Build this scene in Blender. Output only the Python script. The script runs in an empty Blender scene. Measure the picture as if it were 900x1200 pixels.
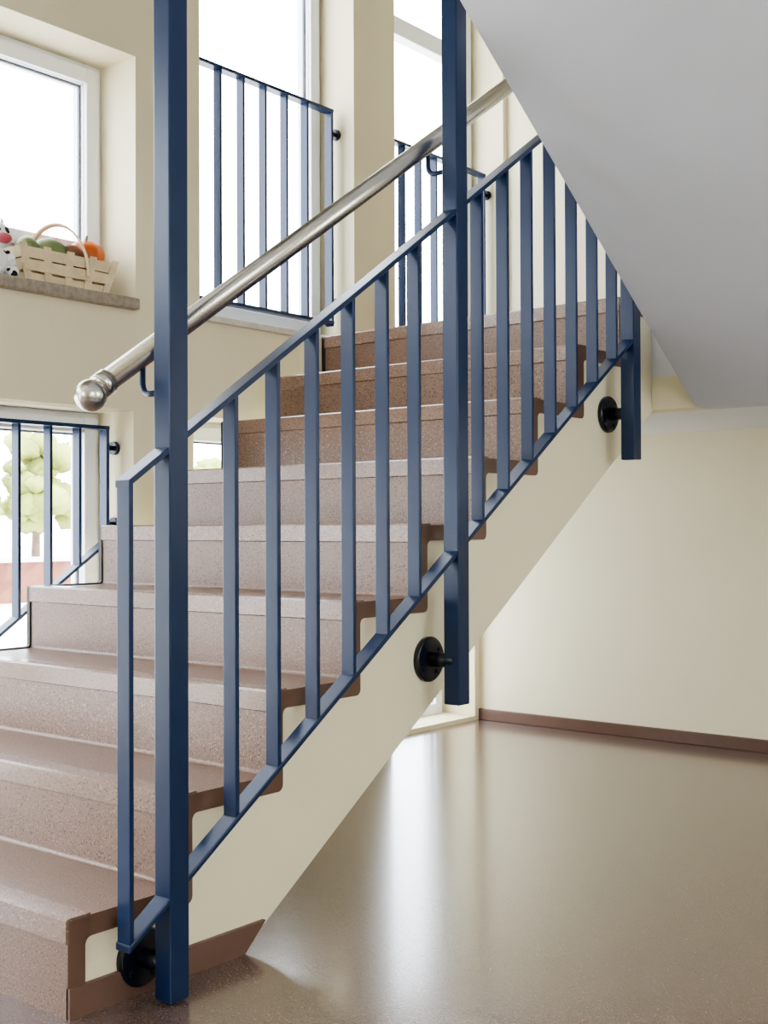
import bpy, bmesh, math, random
from mathutils import Vector, Matrix
random.seed(4)
SC=bpy.context.scene
T=.255; R=.1744; TT=.038; SL=R/T
try: SC.view_settings.look='AgX - Medium High Contrast'
except Exception as e: print(e)

# ------------------------------------------------------------ materials
def lin(c):
    return tuple((v/255/12.92 if v/255<=.04045 else ((v/255+.055)/1.055)**2.4) for v in c)+(1,)
def mat(name,col,rough=.5,metal=0,bump=0,bscale=100,var=0,vscale=3,spec=.5,coat=0,crough=.15):
    m=bpy.data.materials.new(name);m.use_nodes=True;nt=m.node_tree;b=nt.nodes['Principled BSDF']
    b.inputs['Roughness'].default_value=rough;b.inputs['Metallic'].default_value=metal
    b.inputs['Specular IOR Level'].default_value=spec
    if coat:
        b.inputs['Coat Weight'].default_value=coat;b.inputs['Coat Roughness'].default_value=crough
    tc=nt.nodes.new('ShaderNodeTexCoord')
    n=nt.nodes.new('ShaderNodeTexNoise');n.inputs['Scale'].default_value=vscale;n.inputs['Detail'].default_value=4
    nt.links.new(tc.outputs['Object'],n.inputs['Vector'])
    r=nt.nodes.new('ShaderNodeValToRGB');c=lin(col)
    r.color_ramp.elements[0].position=.3;r.color_ramp.elements[1].position=.7
    r.color_ramp.elements[0].color=tuple(v*(1-var) for v in c[:3])+(1,)
    r.color_ramp.elements[1].color=tuple(min(1,v*(1+var)) for v in c[:3])+(1,)
    nt.links.new(n.outputs['Fac'],r.inputs['Fac']);nt.links.new(r.outputs['Color'],b.inputs['Base Color'])
    if bump:
        n2=nt.nodes.new('ShaderNodeTexNoise');n2.inputs['Scale'].default_value=bscale
        nt.links.new(tc.outputs['Object'],n2.inputs['Vector'])
        bp=nt.nodes.new('ShaderNodeBump');bp.inputs['Strength'].default_value=bump;bp.inputs['Distance'].default_value=.002
        nt.links.new(n2.outputs['Fac'],bp.inputs['Height']);nt.links.new(bp.outputs['Normal'],b.inputs['Normal'])
    return m
def speckled(name,col,dark,light,rough,scale=220,bump=.15,spec=.5,coat=0,crough=.15):
    m=mat(name,col,rough,spec=spec,bump=bump,bscale=260,var=.05,vscale=2,coat=coat,crough=crough)
    nt=m.node_tree;b=nt.nodes['Principled BSDF'];src=b.inputs['Base Color'].links[0].from_socket
    tc=[n for n in nt.nodes if n.type=='TEX_COORD'][0]
    for sc,colr,th in((scale,dark,.62),(scale*1.3,light,.64)):
        n=nt.nodes.new('ShaderNodeTexNoise');n.inputs['Scale'].default_value=sc;n.inputs['Detail'].default_value=1
        n.inputs['Roughness'].default_value=.3
        nt.links.new(tc.outputs['Object'],n.inputs['Vector'])
        r=nt.nodes.new('ShaderNodeValToRGB');r.color_ramp.elements[0].position=th;r.color_ramp.elements[1].position=th+.06
        nt.links.new(n.outputs['Fac'],r.inputs['Fac'])
        mx=nt.nodes.new('ShaderNodeMix');mx.data_type='RGBA'
        nt.links.new(r.outputs['Color'],mx.inputs[0]);nt.links.new(src,mx.inputs[6]);mx.inputs[7].default_value=lin(colr)
        src=mx.outputs[2]
    nt.links.new(src,b.inputs['Base Color'])
    return m
M={}
M['cream']=mat('cream_plaster',(229,219,188),.75,bump=.25,bscale=90,var=.02)
M['creamback']=mat('cream_wall_paint',(236,228,199),.7,bump=.25,bscale=90,var=.02)
M['white']=mat('white_plaster',(226,226,226),.8,bump=.2,bscale=80,var=.015)
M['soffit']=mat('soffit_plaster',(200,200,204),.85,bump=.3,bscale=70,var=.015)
M['frame']=mat('white_window_frame',(235,238,240),.35)
M['gasket']=mat('window_gasket',(90,96,104),.6)
M['floor']=speckled('speckled_vinyl_floor',(104,85,79),(74,58,53),(142,121,113),.24,170,.1,spec=.65,coat=.6,crough=.14)
M['step']=speckled('speckled_step_covering',(124,98,82),(80,61,51),(166,141,122),.34,230,.08,spec=.45)
M['stepe']=mat('step_edge_trim',(104,77,63),.4,var=.05,vscale=30)
M['nose']=speckled('step_nosing',(132,106,90),(92,71,60),(172,148,130),.24,230,.05,spec=.6)
M['base']=mat('brown_baseboard',(106,80,69),.4,var=.05,vscale=20)
M['blue']=mat('blue_enamel_paint',(15,39,74),.33,bump=.05,bscale=60,var=.06,vscale=8,spec=.4)
M['dark']=mat('dark_flange_paint',(11,16,28),.3,var=.1)
M['black']=mat('black_rubber_trim',(18,18,20),.5)
M['steel']=mat('brushed_steel',(190,187,180),.25,metal=1,bump=.08,bscale=300,var=.06,vscale=12)
M['sill']=mat('stone_sill',(150,138,124),.35,var=.25,vscale=60)
M['sillw']=mat('pale_stone_sill',(206,200,190),.3,var=.12,vscale=50)
M['chip']=mat('chip_wood',(226,206,170),.6,var=.12,vscale=25)
M['orange']=mat('pumpkin_skin',(204,100,36),.45,var=.15,vscale=20)
M['green']=mat('gourd_skin',(116,128,82),.45,var=.35,vscale=30)
M['brownf']=mat('autumn_seedpod',(120,78,52),.6,var=.3,vscale=30)
M['pink']=mat('pink_plush',(196,96,108),.9)
M['leaf']=mat('foliage',(150,156,78),.7,var=.35,vscale=2)
M['leaf2']=mat('autumn_foliage',(176,128,70),.7,var=.4,vscale=2)
M['bark']=mat('bark',(110,90,74),.9,var=.3,vscale=12)
M['pave']=mat('outdoor_paving',(226,223,218),.85,var=.1,vscale=2)
M['brick']=mat('red_brick',(124,76,58),.85,var=.25,vscale=6)
m=mat('cow_plush',(240,240,238),.95);nt=m.node_tree
v=nt.nodes.new('ShaderNodeTexVoronoi');v.inputs['Scale'].default_value=30
tc=[n for n in nt.nodes if n.type=='TEX_COORD'][0];nt.links.new(tc.outputs['Object'],v.inputs['Vector'])
r=nt.nodes.new('ShaderNodeValToRGB');r.color_ramp.interpolation='CONSTANT'
r.color_ramp.elements[0].color=(.01,.01,.012,1);r.color_ramp.elements[1].position=.33;r.color_ramp.elements[1].color=(.85,.85,.83,1)
nt.links.new(v.outputs['Distance'],r.inputs['Fac']);nt.links.new(r.outputs['Color'],nt.nodes['Principled BSDF'].inputs['Base Color'])
M['cow']=m
g=bpy.data.materials.new('window_glass');g.use_nodes=True;nt=g.node_tree;nt.nodes.clear()
o=nt.nodes.new('ShaderNodeOutputMaterial');mx=nt.nodes.new('ShaderNodeMixShader');mx.inputs[0].default_value=.06
tr=nt.nodes.new('ShaderNodeBsdfTransparent');tr.inputs[0].default_value=(.96,.98,1,1);gl=nt.nodes.new('ShaderNodeBsdfGlossy');gl.inputs['Roughness'].default_value=.02
nt.links.new(tr.outputs[0],mx.inputs[1]);nt.links.new(gl.outputs[0],mx.inputs[2]);nt.links.new(mx.outputs[0],o.inputs[0]);M['glass']=g

# ------------------------------------------------------------ mesh builder
class B:
    def __init__(s): s.bm=bmesh.new(); s.mats=[]
    def mi(s,m):
        if m not in s.mats: s.mats.append(m)
        return s.mats.index(m)
    def face(s,vs,i,smooth=False):
        try:
            f=s.bm.faces.new(vs);f.material_index=i;f.smooth=smooth
        except ValueError: pass
    def box(s,x0,x1,y0,y1,z0,z1,m):
        i=s.mi(m);v=[s.bm.verts.new((x,y,z)) for x in(x0,x1) for y in(y0,y1) for z in(z0,z1)]
        for q in((0,1,3,2),(4,6,7,5),(0,4,5,1),(2,3,7,6),(0,2,6,4),(1,5,7,3)): s.face([v[k] for k in q],i)
    def hexa(s,p,m):
        i=s.mi(m);v=[s.bm.verts.new(a) for a in p]
        for q in((3,2,1,0),(4,5,6,7),(0,1,5,4),(1,2,6,5),(2,3,7,6),(3,0,4,7)): s.face([v[k] for k in q],i)
    def prism(s,poly,x0,x1,m):
        i=s.mi(m);a=[s.bm.verts.new((x0,y,z)) for y,z in poly];b=[s.bm.verts.new((x1,y,z)) for y,z in poly]
        s.face(a,i);s.face(b[::-1],i);n=len(poly)
        for k in range(n): s.face([a[k],b[k],b[(k+1)%n],a[(k+1)%n]],i)
    def band(s,outer,inner,x0,x1,m,me=None):
        i=s.mi(m);j=s.mi(me or m);n=len(outer)
        oa=[s.bm.verts.new((x0,)+p) for p in outer];ob=[s.bm.verts.new((x1,)+p) for p in outer]
        ia=[s.bm.verts.new((x0,)+p) for p in inner];ib=[s.bm.verts.new((x1,)+p) for p in inner]
        for k in range(n-1):
            s.face([oa[k],ob[k],ob[k+1],oa[k+1]],i)
            s.face([ia[k],ia[k+1],ib[k+1],ib[k]],j)
            s.face([ob[k],ib[k],ib[k+1],ob[k+1]],j)
            s.face([oa[k],oa[k+1],ia[k+1],ia[k]],j)
        s.face([oa[0],ia[0],ib[0],ob[0]],j);s.face([oa[-1],ob[-1],ib[-1],ia[-1]],j)
    def tube(s,pts,r,m,n=20,caps=True):
        i=s.mi(m);rs=r if isinstance(r,list) else [r]*len(pts);P=[Vector(p) for p in pts];rings=[];up=None
        for k,p in enumerate(P):
            t=(P[min(k+1,len(P)-1)]-P[max(k-1,0)]).normalized()
            if up is None: up=Vector((0,0,1)) if abs(t.z)<.9 else Vector((1,0,0))
            a=t.cross(up).normalized();b=a.cross(t).normalized();up=b
            rings.append([s.bm.verts.new(p+(a*math.cos(2*math.pi*q/n)+b*math.sin(2*math.pi*q/n))*rs[k]) for q in range(n)])
        for k in range(len(P)-1):
            for q in range(n): s.face([rings[k][q],rings[k][(q+1)%n],rings[k+1][(q+1)%n],rings[k+1][q]],i,True)
        if caps:
            s.face(rings[0][::-1],i);s.face(rings[-1],i)
    def sphere(s,c,rad,m,sx=1,sy=1,sz=1,seg=24,fn=None,rot=None):
        i=s.mi(m);mt=Matrix.Translation(c)@(rot or Matrix.Identity(4))@Matrix.Diagonal((rad*sx,rad*sy,rad*sz,1))
        ret=bmesh.ops.create_uvsphere(s.bm,u_segments=seg,v_segments=seg//2,radius=1)
        for v in ret['verts']:
            if fn: v.co=fn(v.co)
            v.co=mt@v.co
        for f in {f for v in ret['verts'] for f in v.link_faces}: f.material_index=i;f.smooth=True
    def obj(s,name,parent=None,bevel=0):
        bmesh.ops.recalc_face_normals(s.bm,faces=s.bm.faces)
        me=bpy.data.meshes.new(name);s.bm.to_mesh(me);s.bm.free()
        for m in s.mats: me.materials.append(M[m])
        o=bpy.data.objects.new(name,me);SC.collection.objects.link(o)
        if parent:o.parent=parent
        if bevel:
            b=o.modifiers.new('bevel','BEVEL');b.width=bevel;b.segments=2;b.limit_method='ANGLE'
        return o
def empty(name):
    o=bpy.data.objects.new(name,None);SC.collection.objects.link(o);return o
def cuts(b,axis,c0,c1,u0,u1,z0,z1,holes,m):
    us=sorted({u0,u1,*[h[0] for h in holes],*[h[1] for h in holes]});us=[u for u in us if u0<=u<=u1]
    for a,c in zip(us,us[1:]):
        zs=[(h[2],h[3]) for h in holes if h[0]<=a+1e-6 and h[1]>=c-1e-6];zs.sort();z=z0
        for h0,h1 in zs+[(z1,z1)]:
            if h0>z+1e-6:
                if axis=='x': b.box(c0,c1,a,c,z,h0,m)
                else: b.box(a,c,c0,c1,z,h0,m)
            z=max(z,h1)

# ------------------------------------------------------------ room shell
XW=-1.33; XO=-1.62; YB=3.21; YU=3.45; XR=3.6; YF=-4.2; ZC=4.7
b=B();b.box(XO,XR+.2,YF-.2,YB+.35,-.2,0,'floor');b.obj('floor')
holes=[(-3.4,-1.9,.02,1.25),(-3.4,-1.9,1.61,2.9),(-1.2,1.24,.02,1.25),(-.1,1.25,1.61,2.41),(-1.7,-.4,1.61,2.41),(1.50,2.30,.80,1.25),(2.58,3.17,.02,1.25),(1.53,2.35,1.60,3.5),(2.61,3.42,1.60,3.5)]
rholes=[(-2.5,-1.0,.9,2.2),(.6,1.8,.9,2.2)]; fholes=[(-.9,.5,.9,2.2)]
b=B();cuts(b,'x',XO,XW,YF-.2,YU+.2,0,ZC,holes,'cream');b.obj('wall_left')
b=B();b.box(XW,XR,YB,YB+.15,0,1.24,'creamback');b.obj('wall_back')
b=B();b.box(XW,XR,YU,YU+.2,1.45,ZC,'creamback');b.obj('wall_back_upper')
b=B();cuts(b,'x',XR,XR+.2,YF-.2,YU+.2,0,ZC,rholes,'creamback');b.obj('wall_right')
b=B();cuts(b,'y',YF-.2,YF,XW,XR,0,ZC,fholes,'creamback');b.obj('wall_front')
b=B();b.box(XW,XR,YF,YU,ZC,ZC+.15,'white');b.obj('ceiling')
b=B();b.box(XW,XR,YF,-1.03,3.2,3.48,'white');b.box(1.45,XR,-1.03,YU,3.2,3.48,'white');b.obj('ceiling_hall')
b=B();b.box(XW,XR,YB-.012,YB,0,.05,'base');b.obj('baseboard_back',bevel=.003)
b=B();b.box(XW,XW+.012,1.26,2.56,0,.05,'base');b.obj('baseboard_left',bevel=.003)

# ------------------------------------------------------------ windows
def window(n,y0,y1,z0,z1,fb=.07,trans=(),mull=(),fw=.07):
    p=empty('window_%d'%n);b=B();x0,x1=-1.57,-1.51
    b.box(x0,x1,y0,y0+fw,z0,z1,'frame');b.box(x0,x1,y1-fw,y1,z0,z1,'frame')
    b.box(x0,x1,y0+fw,y1-fw,z0,z0+fb,'frame');b.box(x0,x1,y0+fw,y1-fw,z1-fw,z1,'frame')
    for t in trans: b.box(x0,x1,y0+fw,y1-fw,t-.04,t+.04,'frame')
    for t in mull: b.box(x0,x1,t-.05,t+.05,z0+fb,z1-fw,'frame')
    e=.014
    ya,yb_,za,zb_=y0+.018,y1-.018,z0+fb-.05,z1-.018
    for q in((ya,ya+.05,za,zb_),(yb_-.05,yb_,za,zb_),(ya+.05,yb_-.05,za,za+.048),(ya+.05,yb_-.05,zb_-.05,zb_)): b.box(x1-.002,x1+e,*q,'frame')
    gy0,gy1,gz0,gz1=y0+fw,y1-fw,z0+fb,z1-fw
    for q in((gy0,gy0+.006,gz0,gz1),(gy1-.006,gy1,gz0,gz1),(gy0,gy1,gz0,gz0+.006),(gy0,gy1,gz1-.006,gz1)): b.box(-1.538,-1.525,*q,'gasket')
    b.obj('frame',p,bevel=.003)
    b=B();b.box(-1.545,-1.54,y0+fw,y1-fw,z0+fb,z1-fw,'glass');b.obj('pane',p)
    return p
window(1,-.1,1.25,1.61,2.41,fb=.2)
window(2,1.53,2.35,1.60,3.5,fb=.09)
window(3,2.61,3.42,1.60,3.5,fb=.09,trans=(3.07,))
window(4,-1.2,1.24,.02,1.25,fb=.08,mull=(.02,))
window(5,1.50,2.30,.80,1.25,fb=.06)
window(6,-3.4,-1.9,.02,1.25);window(7,-3.4,-1.9,1.61,2.9);window(8,-1.7,-.4,1.61,2.41)  # unseen windows nearer the camera, added to let in more daylight
window(9,2.58,3.17,.02,1.25,fb=.05,fw=.05)
def wallwin(n,axis,c,a0,a1,z0,z1):
    p=empty('window_%d'%n);b=B()
    def bx(u0,u1,za,zb_,m,d=.03):
        if axis=='x': b.box(c-d,c+d,u0,u1,za,zb_,m)
        else: b.box(u0,u1,c-d,c+d,za,zb_,m)
    bx(a0,a0+.07,z0,z1,'frame');bx(a1-.07,a1,z0,z1,'frame');bx(a0+.07,a1-.07,z0,z0+.07,'frame');bx(a0+.07,a1-.07,z1-.07,z1,'frame')
    mid=(a0+a1)/2;bx(mid-.04,mid+.04,z0+.07,z1-.07,'frame');b.obj('frame',p,bevel=.004)
    b=B();bx(a0+.07,a1-.07,z0+.07,z1-.07,'glass',.003);b.obj('pane',p)
for k,h in enumerate(rholes): wallwin(10+k,'x',XR+.13,*h)
for k,h in enumerate(fholes): wallwin(12+k,'y',YF-.13,*h)  # front window out of view, added to light the railing fronts
b=B();b.box(-1.52,-1.30,-.14,1.245,1.575,1.612,'sill');b.obj('trim_1',bevel=.004)
b=B();b.box(-1.52,-1.31,1.50,2.38,1.58,1.603,'sillw');b.obj('trim_2',bevel=.003)
b=B();b.box(-1.52,-1.31,2.58,3.44,1.58,1.603,'sillw');b.obj('trim_3',bevel=.003)

# ------------------------------------------------------------ staircase
def arc(cx,cz,r,a0,a1,n=5):
    return [(cx+r*math.cos(math.radians(a0+(a1-a0)*k/(n-1))),cz+r*math.sin(math.radians(a0+(a1-a0)*k/(n-1)))) for k in range(n)]
N=9
def paths(off):
    o=[(0,0)];i=[(off,0)]
    for k in range(1,N+1):
        y=(k-1)*T;z=k*R
        o+=arc(y+.006,z-.006,.006,180,90);ri=.014 if off>.02 else .002
        i+=arc(y+off+ri,z-off-ri,ri,180,90)
        if k<N:
            o+=arc(y+T-.008,z+.008,.008,270,360)
            ro=.014 if off>.02 else .002
            i+=arc(y+T+off-ro,z-off+ro,ro,270,360)
    o.append(((N-1)*T+.33,N*R));i.append(((N-1)*T+.33,N*R-off))
    return o,i
st=empty('staircase')
b=B();core=[(TT-.004,0)]
for k in range(1,N+1):
    core.append(((k-1)*T+TT-.004,k*R-TT+.004))
    if k<N: core.append((k*T+TT-.004,k*R-TT+.004))
core+=[(2.37,N*R-TT+.004),(2.37,1.2402),(2.27,1.2402),(.43,0)]
b.prism(core,-1.205,0,'cream');b.obj('concrete_flight',st)
b=B();o,i=paths(TT);b.band(o,i,-1.21,.004,'step','stepe');b.obj('step_covering',st)
b=B()
for k in range(1,N+1):
    y=(k-1)*T;z=k*R
    b.prism([(y-.005,z-.040),(y-.005,z),(y,z+.004),(y+.048,z+.004),(y+.050,z-.001),(y+.001,z-.001),(y+.001,z-.043)],-1.208,.005,'nose')
b.obj('step_nosings',st)
b=B();o,i=paths(.012);o2=[(y-.004,z+.004) for y,z in o];b.band(o2,i,-1.222,-1.208,'black');b.obj('edge_trim',st)
b=B();b.prism([(.0,0),(.0,.055),(.49,.055),(.43,0)],-.0,.010,'base');b.obj('stringer_baseboard',st)
ZL=N*R
b=B();b.box(XW,1.45,2.37,YU,1.24,ZL-.03,'white')
b.box(XW,1.45,2.372,YU,ZL-.03,ZL-.0005,'step')
b.box(.001,.149,2.262,2.37,1.24,1.345,'cream');b.box(.001,.149,2.262,2.37,1.345,ZL-.001,'white')
b.box(XW,-1.224,2.02,2.37,1.26,ZL-.001,'cream')
b.obj('landing',st)
st2=empty('staircase.001')
y0,z0=2.262,1.2398;yE=-1.03;zE=z0+SL*(y0-yE)
NU=11;RU=(3.48-ZL)/NU
pts=[]
for k in range(NU):
    yy=2.28-k*(2.28-yE)/NU; zt_=ZL+(k+1)*RU
    pts+=[(yy,zt_-RU),(yy,zt_)]
poly=[(2.37,1.2398),(y0,z0),(yE,zE),(yE,3.48)]+pts[::-1]+[(2.37,ZL)]
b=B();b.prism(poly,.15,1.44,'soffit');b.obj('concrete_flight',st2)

# ------------------------------------------------------------ stair railing
PX=.0805;PW=.0225
PY=[.174,1.072,1.968];PZ=[.004,.44,1.065]
rl=empty('stair_railing')
zt=lambda y:.912+SL*y
zb=lambda y:.092+SL*y
for k,(py,pz) in enumerate(zip(PY,PZ)):
    b=B();b.box(PX-PW,PX+PW,py-PW,py+PW,pz,ZC-.001,'blue');b.obj('post_%d'%(k+1),rl,bevel=.003)
b=B()
def rail(b,x,w,ya,yb_,f,h):
    za,zb_=f(ya),f(yb_);b.hexa([(x-w,ya,za-h),(x+w,ya,za-h),(x+w,yb_,zb_-h),(x-w,yb_,zb_-h),(x-w,ya,za),(x+w,ya,za),(x+w,yb_,zb_),(x-w,yb_,zb_)],'blue')
rail(b,PX,.02,.060,1.968,zt,.013);rail(b,PX,.02,.060,1.968,zb,.013);b.obj('rails',rl,bevel=.002)
b=B()
for y in [.067]+[.325+.1165*k for k in range(6)]+[1.165+.1145*k for k in range(7)]:
    b.box(PX-.0175,PX+.0175,y-.005,y+.005,zb(y)-.006,zt(y)-.003,'blue')
b.obj('balusters',rl,bevel=.0015)
b=B()
for y,z in((.165,.068),(1.06,.545),(1.965,1.205)):
    b.tube([(.0,y,z),(.010,y,z),(.014,y,z)],[.055,.055,.051],'dark',36)
    b.tube([(.012,y,z),(PX,y+.006,z)],.018,'dark',16)
    for a in range(4):
        an=a*math.pi/2+.6;b.tube([(.012,y+.038*math.cos(an),z+.038*math.sin(an)),(.018,y+.038*math.cos(an),z+.038*math.sin(an))],.006,'dark',6)
b.obj('wall_flanges',rl)

# handrail
hr=empty('handrail');HX=0.0
hz=lambda y:1.076+SL*y
b=B();b.tube([(HX,.066,hz(.066)),(HX,2.2,hz(2.2))],.0210,'steel',32);b.obj('tube',hr)
b=B();b.sphere((HX,.054,hz(.054)-.004),.0295,'steel',seg=32);b.tube([(HX,.072,hz(.072)),(HX,.092,hz(.092))],.0238,'steel',32);b.obj('end_ball',hr)
b=B()
for py in PY:
    y=py-.0;z=hz(y)
    P=[(HX,y,z-.018),(HX,y,z-.055)]+[(HX+.02-.02*math.cos(a),y,z-.055-.02*math.sin(a)) for a in (.4,.8,1.2,1.57)]+[(PX-.01,y,z-.075)]
    b.tube(P,.006,'blue',10)
b.obj('brackets',hr)

# ------------------------------------------------------------ window railings
def wrail(name,y0,y1,z0f,z1,bars,fl,xc=-1.42):
    p=empty(name);b=B();w=.0175
    for y in bars: b.box(xc-w,xc+w,y-.005,y+.005,z0f(y)-.006,z1-.006,'blue')
    b.box(xc-w,xc+w,y1-.012,y1,z0f(y1)-.02,z1,'blue');b.box(xc-w,xc+w,y0,y0+.012,z0f(y0)-.02,z1,'blue')
    b.obj('balusters',p,bevel=.001)
    b=B();b.box(xc-.02,xc+.02,y0,y1,z1-.012,z1,'blue');rail(b,xc,.02,y0,y1,z0f,.012);b.obj('rails',p,bevel=.001)
    b=B()
    for z in fl:
        b.tube([(xc,y1,z),(xc,y1+.03,z)],.008,'dark',12);b.tube([(xc,y1+.026,z),(xc,y1+.040,z)],.022,'dark',20)
    b.obj('wall_flanges',p);return p
wrail('window_railing',1.57,2.31,lambda y:1.685,2.53,[1.70,1.815,1.93,2.045,2.16],(2.44,1.76))
wrail('window_railing',2.65,3.38,lambda y:1.685,2.51,[2.77,2.885,3.0,3.115,3.23],(2.42,1.76))
wrail('window_railing',.08,1.20,lambda y:.012+SL*y,1.20,[.20,.31,.42,.535,.65,.765,.86,.975,1.085],(1.13,.88))

# ------------------------------------------------------------ basket on sill
bk=empty('fruit_basket');BX,BY,BZ=-1.425,1.012,1.612
b=B();L0,L1,W0,W1,H=.15,.185,.055,.072,.115
for k in range(3):
    f0,f1=(k*.038)/H,min(1,(k*.038+.032)/H)
    for sgn in(1,-1):
        o=.003*(1 if k%2 else -1)
        def P(f,q,s2):
            return (BX+sgn*(W0+(W1-W0)*f)+s2*.002+o*sgn, BY+q*(L0+(L1-L0)*f), BZ+.003+H*f)
        b.hexa([P(f0,-1,-1),P(f0,1,-1),P(f0,1,1),P(f0,-1,1),P(f1,-1,-1),P(f1,1,-1),P(f1,1,1),P(f1,-1,1)],'chip')
        def Q(f,q,s2): return (BX+q*(W0+(W1-W0)*f),BY+sgn*(L0+(L1-L0)*f)+s2*.002+o*sgn,BZ+.003+H*f)
        b.hexa([Q(f0,-1,-1),Q(f0,1,-1),Q(f0,1,1),Q(f0,-1,1),Q(f1,-1,-1),Q(f1,1,-1),Q(f1,1,1),Q(f1,-1,1)],'chip')
for q in(-.94,-.47,0,.47,.94):
    for sgn in(1,-1):
        def P(f,d,s2): return (BX+sgn*(W0+(W1-W0)*f)+s2*.0015+.001*sgn, BY+q*(L0+(L1-L0)*f)+d*.013, BZ+.001+H*1.02*f)
        b.hexa([P(0,-1,-1),P(0,1,-1),P(0,1,1),P(0,-1,1),P(1,-1,-1),P(1,1,-1),P(1,1,1),P(1,-1,1)],'chip')
b.box(BX-W0,BX+W0,BY-L0,BY+L0,BZ,BZ+.004,'chip')
b.obj('slats',bk)
b=B();n=20;pts=[]
for k in range(n+1):
    a=math.pi*k/n;pts.append((BX+math.cos(a)*W1,BY-.0+.07*math.cos(a),BZ+.05+math.sin(a)*.165))
i=b.mi('chip')
ring=[]
for k,p in enumerate(pts):
    a=math.pi*k/n;nx,nz=math.cos(a)*.0025,math.sin(a)*.0025
    ring.append([b.bm.verts.new((p[0]+sx*nx-sy*.010,p[1]+sy*.011+sx*nx,p[2]+sx*nz)) for sx,sy in((1,1),(1,-1),(-1,-1),(-1,1))])
for k in range(n):
    for q in range(4): b.face([ring[k][q],ring[k][(q+1)%4],ring[k+1][(q+1)%4],ring[k+1][q]],i)
b.obj('handle',bk)
def ribs(co):
    a=math.atan2(co.y,co.x);r_=1+.07*math.cos(a*9);return Vector((co.x*r_,co.y*r_,co.z*(1-.15*math.exp(-8*(co.x**2+co.y**2)))))
b=B();b.sphere((BX,BY+.11,BZ+.135),.058,'orange',sz=.85,seg=36,fn=ribs);b.tube([(BX,BY+.11,BZ+.175),(BX+.004,BY+.113,BZ+.20)],[.006,.004],'green',8)
b.sphere((BX+.02,BY-.04,BZ+.118),.044,'green',sy=1.4,seg=24);b.sphere((BX-.02,BY-.10,BZ+.12),.042,'brownf',seg=20);b.sphere((BX+.03,BY+.03,BZ+.115),.038,'brownf',sy=1.2,seg=20)
b.sphere((BX+.02,BY-.125,BZ+.118),.036,'green',seg=20);b.sphere((BX-.02,BY+.0,BZ+.145),.034,'orange',seg=20)
b.obj('gourds',bk)
cw=empty('plush_cow');CX,CY,CZ=-1.385,.762,1.612
b=B();b.sphere((CX,CY,CZ+.05),.043,'cow',sz=1.15);b.sphere((CX+.012,CY+.002,CZ+.128),.038,'cow',sz=1.05)
for s in(1,-1):
    b.tube([(CX+.02,CY+s*.025,CZ+.03),(CX+.045,CY+s*.028,CZ+.018),(CX+.06,CY+s*.03,CZ+.02)],[.02,.017,.015],'cow',14)
    b.tube([(CX+.02,CY+s*.03,CZ+.075),(CX+.042,CY+s*.03,CZ+.055),(CX+.05,CY+s*.026,CZ+.045)],[.015,.013,.011],'cow',12)
    b.sphere((CX+.005,CY+s*.038,CZ+.142),.014,'cow',sx=.5,sy=1.2,sz=.7,seg=12)
    b.tube([(CX+.005,CY+s*.016,CZ+.162),(CX+.004,CY+s*.022,CZ+.175),(CX+.004,CY+s*.02,CZ+.184)],[.006,.005,.002],'chip',8)
    b.sphere((CX+.046,CY+s*.013,CZ+.14),.004,'black',seg=10)
b.sphere((CX+.044,CY+.002,CZ+.116),.021,'pink',sy=1.2,sz=.75,seg=16)
b.obj('body',cw)

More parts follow.
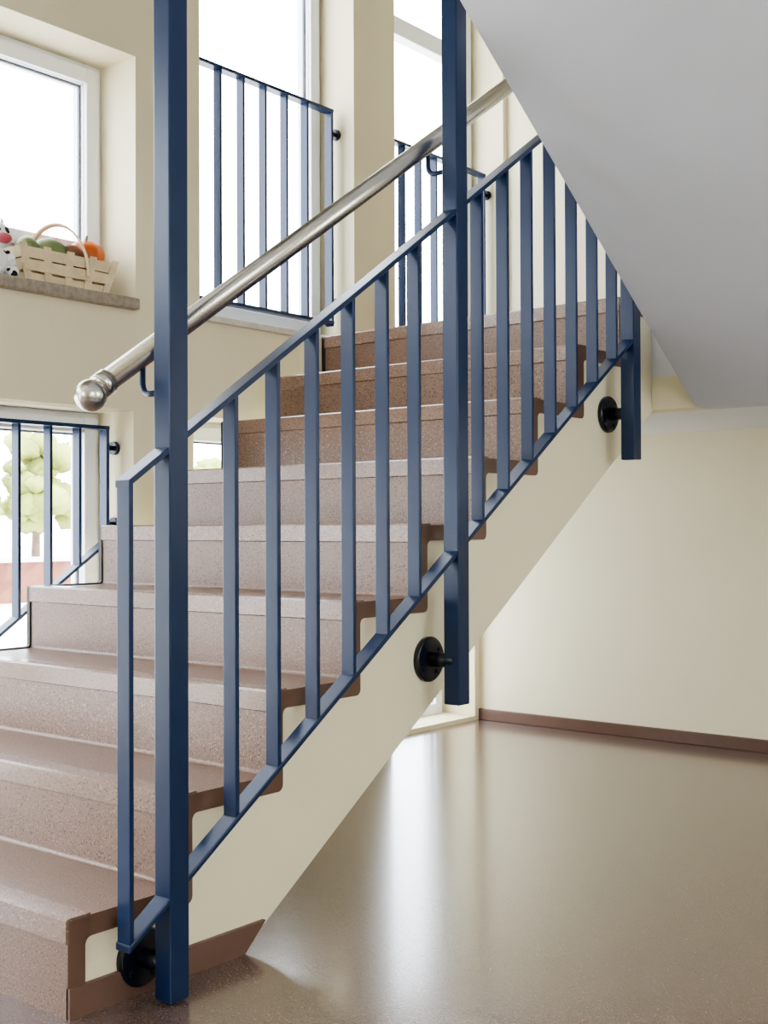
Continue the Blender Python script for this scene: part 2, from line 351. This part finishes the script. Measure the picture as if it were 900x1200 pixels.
# ------------------------------------------------------------ outside
b=B();b.box(-60,XO-.001,-40,60,-.35,-.25,'pave');b.obj('ground_outside')
def tree(name,x,y,h,m):
    p=empty(name);b=B();b.tube([(x,y,-.25),(x+.05,y,h*.4),(x,y+.05,h*.8)],[.1,.07,.04],'bark',10);b.obj('trunk',p)
    b=B()
    for k in range(60):
        a=random.uniform(0,6.28);z=random.uniform(.12,1);rr=random.uniform(0,h*.42)*math.sqrt(max(.1,1-z*z))
        s=random.uniform(.14,.30)*h*.42
        b.sphere((x+rr*math.cos(a),y+rr*math.sin(a),h*(.25+.7*z)),s,m,sz=.8,seg=12,fn=lambda c:c*(1+random.uniform(-.3,.3)))
    b.obj('crown',p)
for k,(x,y,h,mm) in enumerate([(-20,12.0,2.5,'leaf'),(-20,13.9,2.8,'leaf'),(-20,16.4,2.6,'leaf2'),(-20,18.8,2.5,'leaf'),(-19,22.5,2.3,'leaf'),(-18,26,2.4,'leaf')]): tree('tree' ,x,y,h,mm)
b=B();b.box(-14,-13.8,7,12,-.27,.35,'brick');b.box(-14.05,-13.75,6.95,12.05,.35,.42,'pave');b.obj('garden_wall')

# ------------------------------------------------------------ light
w=bpy.data.worlds.new('overcast_sky');SC.world=w;w.use_nodes=True
bg=w.node_tree.nodes['Background'];bg.inputs[0].default_value=(.93,.96,1,1);bg.inputs[1].default_value=13
def portal(name,loc,rot,sx,sy):
    l=bpy.data.lights.new(name,'AREA');l.shape='RECTANGLE';l.size=sx;l.size_y=sy;l.cycles.is_portal=True
    o=bpy.data.objects.new(name,l);o.location=loc;o.rotation_euler=rot;SC.collection.objects.link(o)
for h in holes:
    portal('sky_portal',(XO-.02,(h[0]+h[1])/2,(h[2]+h[3])/2),(0,-math.pi/2,0),h[3]-h[2],h[1]-h[0])
for h in rholes: portal('sky_portal',(XR+.22,(h[0]+h[1])/2,(h[2]+h[3])/2),(0,math.pi/2,0),h[3]-h[2],h[1]-h[0])
for h in fholes: portal('sky_portal',((h[0]+h[1])/2,YF-.22,(h[2]+h[3])/2),(-math.pi/2,0,0),h[1]-h[0],h[3]-h[2])

# ------------------------------------------------------------ camera
f,yaw,pitch,roll=1429,39.11,.6513,-.2217
a,p_,r_=map(math.radians,(yaw,pitch,roll))
F=Vector((-math.sin(a)*math.cos(p_),math.cos(a)*math.cos(p_),math.sin(p_)));Rt=Vector((math.cos(a),math.sin(a),0));U=Rt.cross(F)
X=Rt*math.cos(r_)+U*math.sin(r_);Y=U*math.cos(r_)-Rt*math.sin(r_);Z=-F
cam=bpy.data.cameras.new('camera');co=bpy.data.objects.new('camera',cam);SC.collection.objects.link(co)
mw=Matrix((X,Y,Z)).transposed().to_4x4();mw.translation=Vector((1.8034,-1.3233,.8707));co.matrix_world=mw
cam.sensor_width=36;cam.lens=f/1200*36;cam.clip_start=.05;SC.camera=co
